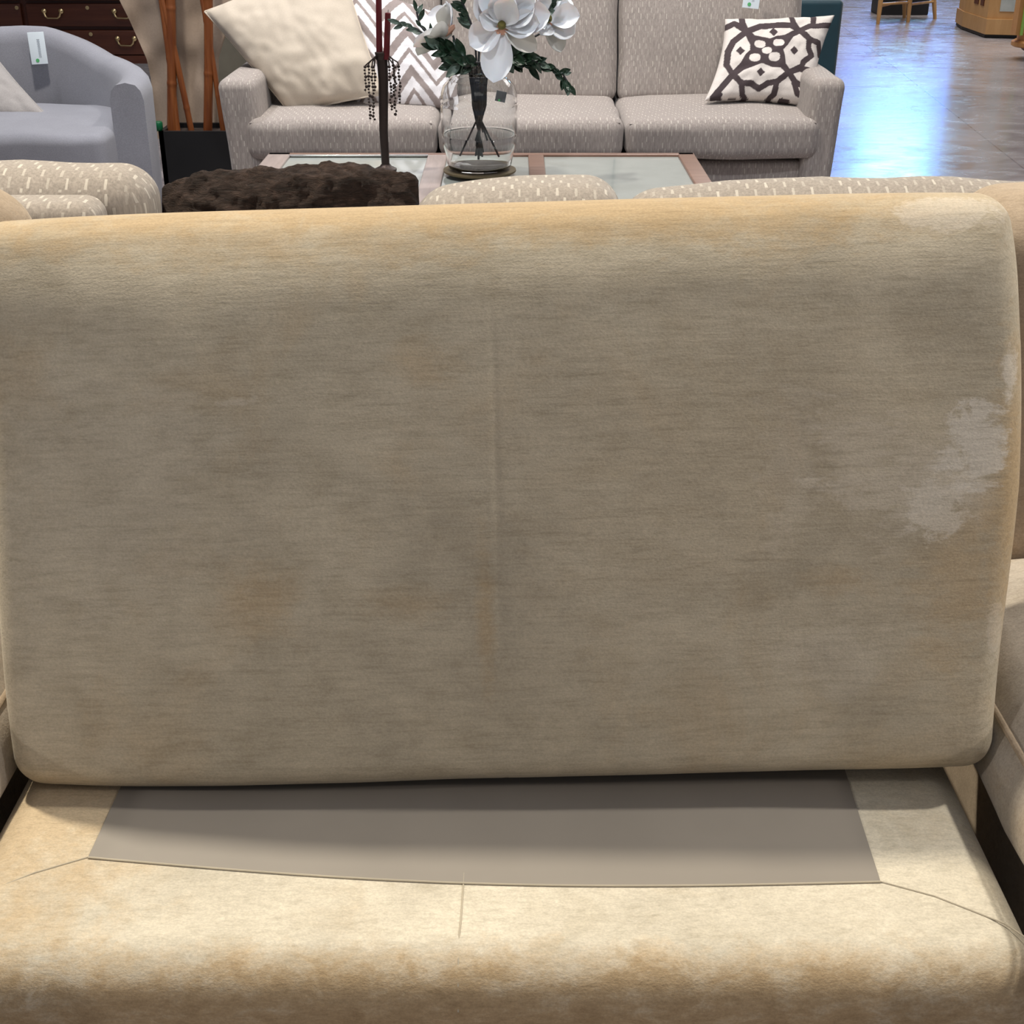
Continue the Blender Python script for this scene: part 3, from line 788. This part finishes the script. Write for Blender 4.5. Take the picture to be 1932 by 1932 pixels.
bamboo((378, -20), (420, 242), .011, 'thin dark bamboo pole beside the grey sofa arm', ph=.15)
gc = at(302, 244, 5.78)
tag(MB().lathe([(0, 0), (.014, 0), (.019, .008), (.019, .032), (.015, .038), (0, .038)], (gc.x, ya+.018, zt), 16).build('green_cap', M_darkgreen), 'small dark green cap on the planter rim', 'cap')

# ------------------------------------------------------------------ teal chair behind the sofa
tl_ = thing('teal_armchair', (1.15, 6.6, 0), 'dark teal velvet armchair behind the right end of the grey sofa', 'chair')
def tf(q): q = q.copy(); q.x *= 1+.04*q.z; return q
xr = at(1592, 20, 6.3).x
MB().rbox((xr-.36, 6.34, .42), (.35, .06, .345), .022, (6, 2, 6), tf).build('backrest', M_teal, tl_)
MB().rbox((xr-.36, 6.72, .24), (.33, .33, .15), .03, (6, 6, 3)).build('seat', M_teal, tl_)
for s in (-1, 1): MB().rbox((xr-.36+s*.31, 6.70, .36), (.045, .32, .22), .03, (2, 6, 4)).build('arm', M_teal, tl_)
for s in (-1, 1):
    for y in (6.36, 6.98): MB().lathe([(.014, 0), (.02, .1)], (xr-.36+s*.28, y, 0), 10).build('leg', M_oak, tl_)

# ------------------------------------------------------------------ dining chair, cabinets at the back right
dc = thing('dining_chair', at(1700, 40, Z=0), 'honey oak dining chair with splayed legs on the far floor', 'chair')
L = {'a': (1656, 46, 1667, -42), 'b': (1713, 42, 1721, -45), 'c': (1764, 36, 1757, -40), 'd': (1706, 34, 1706, -42)}
tops = {}
for k, (bx, by, tx, ty) in L.items():
    B = at(bx, by, Z=0); T = at(tx, ty, Y=B.y); T.z = .43; tops[k] = (B, T)
    MB().tube([B, B+(T-B)*.3, T], [.016, .021, .024], 10).build('leg', M_oak, dc)
def lp(k, f): return tops[k][0]*(1-f)+tops[k][1]*f
for a, b, f in (('a', 'b', .40), ('b', 'c', .36), ('c', 'd', .42), ('d', 'a', .36)):
    MB().tube([lp(a, f), lp(b, f)], .012, 8).build('stretcher', M_oak, dc)
cc = sum([v[1] for v in tops.values()], Vector())/4
MB().rbox((cc.x, cc.y, .45), (.22, .24, .022), .02, (4, 4, 1)).build('seat', M_oak, dc)
q0, q1 = tops['c'][1], tops['d'][1]
for q in (q0, q1): MB().tube([q, q+Vector((.02, .05, .5))], .017, 8).build('back_post', M_oak, dc)
MB().tube([q0+Vector((.02, .05, .48)), q1+Vector((.02, .05, .48))], .022, 8).build('top_rail', M_oak, dc)
bb = at(1718, 34, Z=0)
bbt = MB().rbox((bb.x, bb.y+.42, .09), (.24, .16, .09), .012, (3, 3, 2), k=3).build('black_box', M_black)
tag(bbt, 'low black box on the floor behind the dining chair legs', 'box')

cb = thing('oak_display_cabinet', at(1858, 73, Z=0), 'honey oak display cabinet with angled side and glass front on the far floor', 'cabinet')
A, B_, C_ = at(1813, 56, Z=0), at(1857, 72, Z=0), at(1935, 74, Z=0)
def slab(p, q, z0, z1, out, th=.03):
    p, q = Vector(p), Vector(q); d = (q-p).normalized(); n_ = Vector((d.y, -d.x, 0))
    a, b = p+n_*out, q+n_*out
    bot = [Vector((a.x, a.y, z0)), Vector((b.x, b.y, z0)), Vector((b.x, b.y, z0))-n_*th, Vector((a.x, a.y, z0))-n_*th]
    top = [x+Vector((0, 0, z1-z0)) for x in bot]
    return MB().prism(top, bot)
D_ = A+(C_-B_); 
body_b = [A, B_, C_, Vector((C_.x, A.y+.35, 0)), Vector((A.x+.05, A.y+.35, 0))]
def poly(ps, z0, z1, sc=1.0):
    c = sum([Vector(p) for p in ps], Vector())/len(ps); m = MB(); k = len(ps)
    P_ = [c+(Vector(p)-c)*sc for p in ps]
    return m.add([Vector((p.x, p.y, z0)) for p in P_]+[Vector((p.x, p.y, z1)) for p in P_],
                 [tuple(range(k-1, -1, -1)), tuple(range(k, 2*k))]+[(i, (i+1) % k, k+(i+1) % k, k+i) for i in range(k)])
poly(body_b, .005, .03, .96).build('plinth_gap', M_black, cb, smooth=False)
poly(body_b, .03, .15, 1.0).build('plinth', M_oak, cb, smooth=False)
poly(body_b, .15, 1.7, .93).build('body', M_oak, cb, smooth=False)
cc_ = sum(body_b, Vector())/5
sh = lambda p: cc_+(Vector(p)-cc_)*.93
a_, b2, c2 = sh(A), sh(B_), sh(C_)
for f0, f1, mt in ((.38, .56, M_dresser), (.66, .80, M_dresser)):
    slab(a_*(1-f0)+b2*f0, a_*(1-f1)+b2*f1, .24, 1.5, .006, .01).build('side_slat', mt, cb, smooth=False)
slab(b2*.70+c2*.30, b2*.28+c2*.72, .21, 1.5, .006, .01).build('glass_panel', M_paleglass, cb, smooth=False)

c3 = thing('curio_cabinet', at(1935, 120, Z=0), 'amber oak curio cabinet with lime glass edge at the right edge', 'cabinet')
p0 = at(1938, 112, Z=0)
rr_ = .165
MB().lathe([(0, 0), (.07, 0), (.075, .05), (.11, .07), (.12, .09), (0, .09)], (p0.x+.06, p0.y, 0), 24).build('foot', M_dresser, c3)
MB().lathe([(0, .09), (rr_, .09), (rr_+.015, .10), (rr_+.015, .125), (rr_-.01, .14), (0, .14)], (p0.x+.05, p0.y, 0), 32).build('base_disc', M_oak2, c3)
MB().lathe([(0, .14), (rr_-.02, .14), (rr_-.02, .19), (0, .19)], (p0.x+.05, p0.y, 0), 32).build('base_disc', M_oak2, c3)
MB().box((p0.x-.120, p0.y-.04, .80), (.030, .05, .62)).build('post', M_oak2, c3, smooth=False)
MB().box((p0.x-.110, p0.y-.098, .80), (.009, .008, .62)).build('glass_edge', M_lime, c3, smooth=False)
MB().box((p0.x+.09, p0.y+.02, .80), (.13, .09, .62)).build('interior', M_dresser, c3, smooth=False)

# ------------------------------------------------------------------ coffee table
ZT = .45
ct = thing('coffee_table', (-.02, 4.15, 0), 'brown wooden coffee table with inset glass panels in front of the grey sofa', 'table')
YFar, YNear = at(700, 288, Z=ZT).y, 3.62
XL, XR = at(548, 287, Z=ZT).x-.07, at(1300, 292, Z=ZT).x+.02
def plank(x0, x1, y0, y1, mat, name, lift=0, th=.02):
    return MB().rbox(((x0+x1)/2, (y0+y1)/2, ZT-th+lift), ((x1-x0)/2, (y1-y0)/2, th), .004, (2, 2, 1), k=2).build(name, mat, ct)
plank(XL, XL+.075, YNear, YFar, M_table_pale, 'frame_rail')
plank(XR-.055, XR, YNear, YFar, M_table, 'frame_rail')
xm1 = at(826, 290, Z=ZT).x; xm2 = at(1012, 292, Z=ZT).x
plank(xm1-.032, xm1+.032, YNear, YFar-.03, M_table_pale, 'cross_rail')
plank(xm2-.027, xm2+.024, YNear, YFar-.03, M_table, 'cross_rail')
plank(XL, XR, YFar-.03, YFar, M_table, 'frame_rail'); plank(XL, XR, YNear, YNear+.06, M_table, 'frame_rail')
for x0, x1 in ((XL+.075, xm1-.032), (xm1+.032, xm2-.027), (xm2+.024, XR-.055)):
    MB().box(((x0+x1)/2, (YNear+YFar)/2, ZT-.012), ((x1-x0)/2, (YFar-YNear)/2-.03, .004)).build('glass_panel', M_tableglass, ct, smooth=False)
for x in (XL+.04, XR-.04):
    for y in (YNear+.04, YFar-.04): MB().box((x, y, .205), (.03, .03, .205)).build('leg', M_table, ct, smooth=False)
MB().box(((XL+XR)/2, (YNear+YFar)/2, .14), ((XR-XL)/2-.03, (YFar-YNear)/2-.04, .012)).build('lower_shelf', M_table, ct, smooth=False)
MB().rbox(((XL+xm1)/2+.02, YFar-.036, ZT-.002), ((xm1-XL)/2-.05, .006, .003), .002, (4, 1, 1), k=2).build('rim_highlight', plain('pale_rim_glint', (.8, .8, .8), .15, 1.0), ct)  # added bright strip standing in for the highlight on the glass rim
# ------------------------------------------------------------------ jar
jc = at(905, 326, Z=ZT); jc.z = ZT+.012
jr = thing('glass_jar', (jc.x, jc.y, ZT), 'clear ribbed glass jar vase holding white magnolias on the coffee table', 'vase')
outer = [(.0, 0), (.080, 0), (.094, .006), (.100, .020), (.104, .05), (.113, .075), (.1145, .10), (.112, .105), (.1155, .11), (.1165, .19), (.114, .195), (.1165, .20), (.1145, .225), (.107, .248), (.093, .262), (.085, .270), (.084, .280), (.091, .282), (.091, .289), (.084, .291), (.083, .303), (.091, .305), (.091, .313)]
inner = [(r-.005 if r > .01 else 0, max(z, .010)) for r, z in outer][::-1]
m = MB(); pr = [(max(r, .0005), z) for r, z in outer]+[(.086, .313)]+[(max(r, .0005), z) for r, z in inner[1:]]
m.lathe(pr, (0, 0, 0), 48); m.v = [(x+jc.x, y+jc.y, z+jc.z) for x, y, z in m.v]
m.build('jar_body', M_glass, jr, angle=60)
tr_ = MB().lathe([(0, 0), (.10, 0), (.112, .006), (.112, .011), (0, .011)], (jc.x, jc.y, ZT), 32).build('wooden_coaster', plain('olive_coaster', (.12, .09, .045), .5))
tag(tr_, 'round olive-brown coaster under the glass jar', 'coaster')
price_tag((945, 182), jc.y-.13, .030, .030, 'small dark grey tag with green mark on the jar neck', 12, text=False, card=M_cardgrey2)

# flowers
JB = Vector((jc.x, jc.y, jc.z+.02)); JN = Vector((jc.x, jc.y, jc.z+.31))
def petal(base, ex, ey, ez, Lm, Wm, cup, curl, seed, pw=.62, pe=.75):
    """petal along ex, width along ey, normal ez"""
    m = MB()
    def f(u, v):
        w = max(0, math.sin(math.pi*(u**pw)))**pe if 0 < u < 1 else 0
        w = max(w, .04); b = (v-.5)*2
        z = cup*(b*b)*w*Wm + curl*(u**2)*Lm + .004*noise.noise(Vector((u*4+seed, b*2, seed)))
        z0 = .25*Lm*u*(1-u)
        return base+ex*(u*Lm)+ey*(b*w*Wm/2)+ez*(z-z0)
    m.grid(f, 16, 8); n0 = len(m.v)
    m.v += [tuple(Vector(p)-ez*.0014) for p in m.v]; m.f += [tuple(i+n0 for i in q[::-1]) for q in m.f]
    return m
def flower(px, Y, face, petals, label, root):
    c = at(px[0], px[1], Y)
    t = thing('magnolia_flower', c, label, 'flower', None)
    ez = Vector(face).normalized(); ex0 = Vector((1, 0, 0)); ex0 = (ex0-ez*ex0.dot(ez)).normalized(); ey0 = ez.cross(ex0)
    for i, (ang, Lm, Wm, tilt, warm) in enumerate(petals):
        a = R(ang); d = ex0*math.cos(a)+ey0*math.sin(a)
        ex = (d*math.cos(tilt)+ez*math.sin(tilt)).normalized(); ey = ez.cross(d).normalized(); en = ex.cross(ey)
        petal(c-ez*.008*(1-tilt)+ez*.002*i, ex, ey, en, Lm, Wm, .32, -.10 if tilt < .2 else .06, i*3.1, 1.45, .55).build('petal', M_petal_w if warm else M_petal, t, angle=180)
    m = MB(); m.lathe([(0, -.004), (.020, 0), (.025, .008), (.020, .012), (0, .013)], c, 20, ez); m.build('blush_ring', M_blush, t)
    m = MB(); m.lathe([(0, .008), (.011, .010), (.0125, .024), (.007, .034), (0, .036)], c, 14, ez); m.build('flower_centre', M_centre, t)
    pts = [c-ez*.01, c-ez*.03+Vector((0, 0, -.03)), JN+Vector((root[0]*.5, root[1]*.5, .0)), JN+Vector((root[0]*.4, root[1]*.5, -.12)), JB+Vector((-root[0]*.25, root[1]*.5, .01+root[2]))]
    MB().tube(pts, .0035, 8).build('stem', M_stem, t)
    return t
Fc = (-.05, -1, .25)
yj = jc.y
flower((947, 50), yj-.13, (0, -1, .30), [(85, .115, .085, .75, 0), (130, .125, .095, .5, 0), (32, .13, .085, .55, 0), (-3, .125, .08, .5, 0), (165, .085, .06, .6, 0), (-150, .105, .09, .12, 0), (-99, .155, .092, .05, 0), (-34, .118, .062, .12, 1), (60, .11, .08, .9, 0), (110, .12, .09, .35, 0), (10, .145, .09, .25, 0), (50, .14, .09, .3, 0)],
       'largest white magnolia in the jar, open toward the viewer', (.012, -.01, 0))
flower((850, 62), yj-.02, (-.75, .15, .75), [(125, .125, .10, .35, 0), (168, .12, .095, .2, 1), (80, .12, .10, .5, 0), (100, .11, .09, .8, 0), (-160, .12, .09, .3, 0), (-120, .10, .07, .2, 1), (40, .09, .07, .7, 0), (-60, .09, .06, .5, 1)],
       'white magnolia at the left of the bouquet, half turned away', (-.045, .0, .02))
flower((1028, 38), yj-.03, (.45, -1, .35), [(70, .095, .075, .35, 0), (20, .09, .08, .3, 0), (-25, .095, .08, .3, 0), (-60, .10, .06, .15, 1), (120, .09, .08, .6, 0), (-120, .075, .06, .5, 0), (-170, .09, .07, .6, 0), (45, .10, .08, .15, 0), (95, .10, .08, .2, 0), (0, .10, .07, .7, 0)],
       'white magnolia at the right of the bouquet beside the drooping leaves', (.05, .01, .05))
flower((905, -8), yj+.03, (-.1, -.6, .9), [(10, .08, .06, .5, 0), (80, .09, .07, .4, 0), (150, .09, .07, .4, 0), (-140, .09, .065, .4, 0), (-60, .09, .065, .4, 0)],
       'white magnolia at the back of the bouquet, facing up', (0, .03, .02))

def sprig(pts, Y, ll, lw, nl, mat, label, root, seed=0, both=True, tail=True):
    rnd = random.Random(seed)
    P_ = [at(p[0], p[1], Y+(p[2] if len(p) > 2 else 0)) for p in pts]
    t = thing('leafy_sprig', P_[-1], label, 'foliage')
    st = list(reversed(P_))
    if tail: st += [JN+Vector((root[0]*.6, root[1]*.5, 0)), JN+Vector((root[0]*.3, root[1]*.5, -.12)), JB+Vector((-root[0]*(1.2 if seed%3 == 0 else .3), root[1]*.5, .02+root[2]))]
    MB().tube(st, .0030, 6).build('stem', M_stem, t)
    for i in range(nl):
        f = (i+.5)/nl*(len(P_)-1); k = min(int(f), len(P_)-2); g = f-k
        p = P_[k]*(1-g)+P_[k+1]*g; d = (P_[k+1]-P_[k]).normalized()
        sd = Vector((rnd.uniform(-1, 1), rnd.uniform(-1, .3), rnd.uniform(-1, 1))); sd = (sd-d*sd.dot(d)).normalized()
        ex = (d*.75+sd*.65).normalized(); nn = ex.cross(Vector((0, -1, .3)).cross(ex)).normalized(); ey = nn.cross(ex)
        L_ = ll*rnd.uniform(.75, 1.2)
        petal(p, ex, ey, nn, L_, lw*rnd.uniform(.8, 1.2), .25, rnd.uniform(-.2, .2), i, .95, .8).build('leaf', mat if rnd.random() < .72 else (M_leafm if mat is M_leafd else M_leafd), t, angle=180)
    e = (P_[-1]-P_[-2]).normalized(); petal(P_[-1], e, Vector((0, -1, .2)).cross(e).normalized(), Vector((0, -1, .2)), ll, lw, .2, 0, 3, .95, .8).build('leaf', mat, t, angle=180)
Yb = yj-.05
sprig([(960, 105), (1000, 112), (1035, 128), (1062, 140), (1074, 160)], Yb, .036, .016, 17, M_leafd, 'long dark eucalyptus sprig drooping right over the sofa seat', (.03, -.02, .03), 1)
sprig([(950, 110), (985, 118), (1015, 125)], Yb+.02, .05, .022, 14, M_leafd, 'short dark sprig under the right magnolia', (.02, .02, 0), 2)
sprig([(880, 110), (845, 85), (815, 70), (792, 48), (786, 22)], Yb, .034, .012, 9, M_leafd, 'dark sprig rising left past the chevron pillow', (-.02, -.02, .05), 3)
sprig([(865, 95), (820, 80), (788, 55), (757, 45)], Yb+.03, .042, .014, 10, M_leafm, 'pale grey-green sprig reaching furthest left', (-.04, .0, .07), 4)
sprig([(880, 112), (855, 100), (828, 92)], Yb-.02, .055, .022, 12, M_leafd, 'broad-leaved dark sprig under the left magnolia', (-.03, -.03, .0), 5)
sprig([(905, 118), (875, 118), (858, 122)], Yb-.03, .05, .024, 12, M_leafd, 'dark leaf cluster at the left of the jar mouth', (-.05, -.03, .0), 6)
sprig([(935, 100), (955, 108), (985, 108)], Yb+.0, .055, .028, 16, M_leafd, 'dark leaf cluster at the right of the jar mouth', (.04, .0, .0), 7)
sprig([(895, 60), (880, 22), (868, -6)], Yb+.01, .05, .018, 9, M_leafd, 'dark sprig standing between the left and the largest magnolia', (-.01, .0, .0), 8)
sprig([(1010, 50), (1035, 20), (1048, -4)], Yb-.06, .04, .016, 6, M_leafm, 'grey-green sprig in front of the right magnolia', (.05, .0, .0), 9)

# ------------------------------------------------------------------ candle holder
cy = at(728, 318, Z=ZT).y-.03
cs0 = Vector((at(728, 320, cy).x, cy, ZT))
ch = thing('candle_holder', cs0, 'slim dark bronze candle holder with dangling bead fringe on the coffee table', 'candle holder')
ztop = at(718, 112, cy).z; xtop = at(721, 112, cy).x
MB().lathe([(0, 0), (.034, 0), (.034, .006), (.018, .014), (.014, .02), (0, .02)], cs0, 24).build('base', M_bronze, ch)
MB().tube([cs0+Vector((0, 0, .015)), (cs0.x-.002, cy, ZT+.12), (xtop+.001, cy, ztop-.06), (xtop, cy, ztop)], [.0125, .0135, .015, .0165], 12).build('stem', M_bronze, ch)
MB().lathe([(0, 0), (.010, 0), (.018, .010), (.020, .020), (.022, .028), (.015, .030), (0, .030)], (xtop, cy, ztop-.008), 16).build('cup', M_bronze, ch)
rnd = random.Random(4)
for s in (-1, 1):
    for k in range(4):
        reach = .008+.0075*k+rnd.uniform(-.003, .004); yy = cy+rnd.uniform(-.02, .02)
        x1 = xtop+s*(.014+reach)
        MB().tube([(xtop+s*.012, cy, ztop-.005), (xtop+s*.02, yy, ztop+.008), (x1, yy, ztop+.004-.006*k+rnd.uniform(-.006, .006)), (x1+s*.002, yy, ztop-.018)], .0022, 6).build('arm', M_bronze, ch)
        ln = rnd.uniform(.05, .17); m = MB(); z = ztop-.02; j = 0
        m.tube([(x1+s*.002, yy, z), (x1+s*.004, yy, z-ln)], .0007, 4)
        while z > ztop-.02-ln:
            rb = .0036 if j % 3 else .0050
            m.lathe([(0, -rb), (rb*.8, -rb*.6), (rb, 0), (rb*.8, rb*.6), (0, rb)], (x1+s*.003+rnd.uniform(-.0028, .0028), yy, z), 8); z -= .0095; j += 1
        m.build('bead_string', M_bronze, ch)
for nm, p0_, p1_, lab in (('a', (716, 112), (714, -40), 'tall burgundy taper candle running out of the top of the frame'),
                     ('b', (729, 112), (732, 24), 'shorter burgundy taper candle on the bronze holder')):
    a, b = at(*p0_, cy-(.0 if nm == 'a' else .012)), at(*p1_, cy-(.0 if nm == 'a' else .012))
    m = MB().tube([a-Vector((0, 0, 0)), a+(b-a)*.5, b-(b-a)*.01, b], [.0095, .0092, .0088, .005], 14)
    t = thing('taper_candle', a, lab, 'candle'); m.build('wax', M_wax, t)
    MB().tube([b, b+Vector((.001, 0, .008))], .0008, 5).build('wick', M_black, t)
# green bauble reflections seen on the table
gb = at(703, 318, Z=ZT+.02)
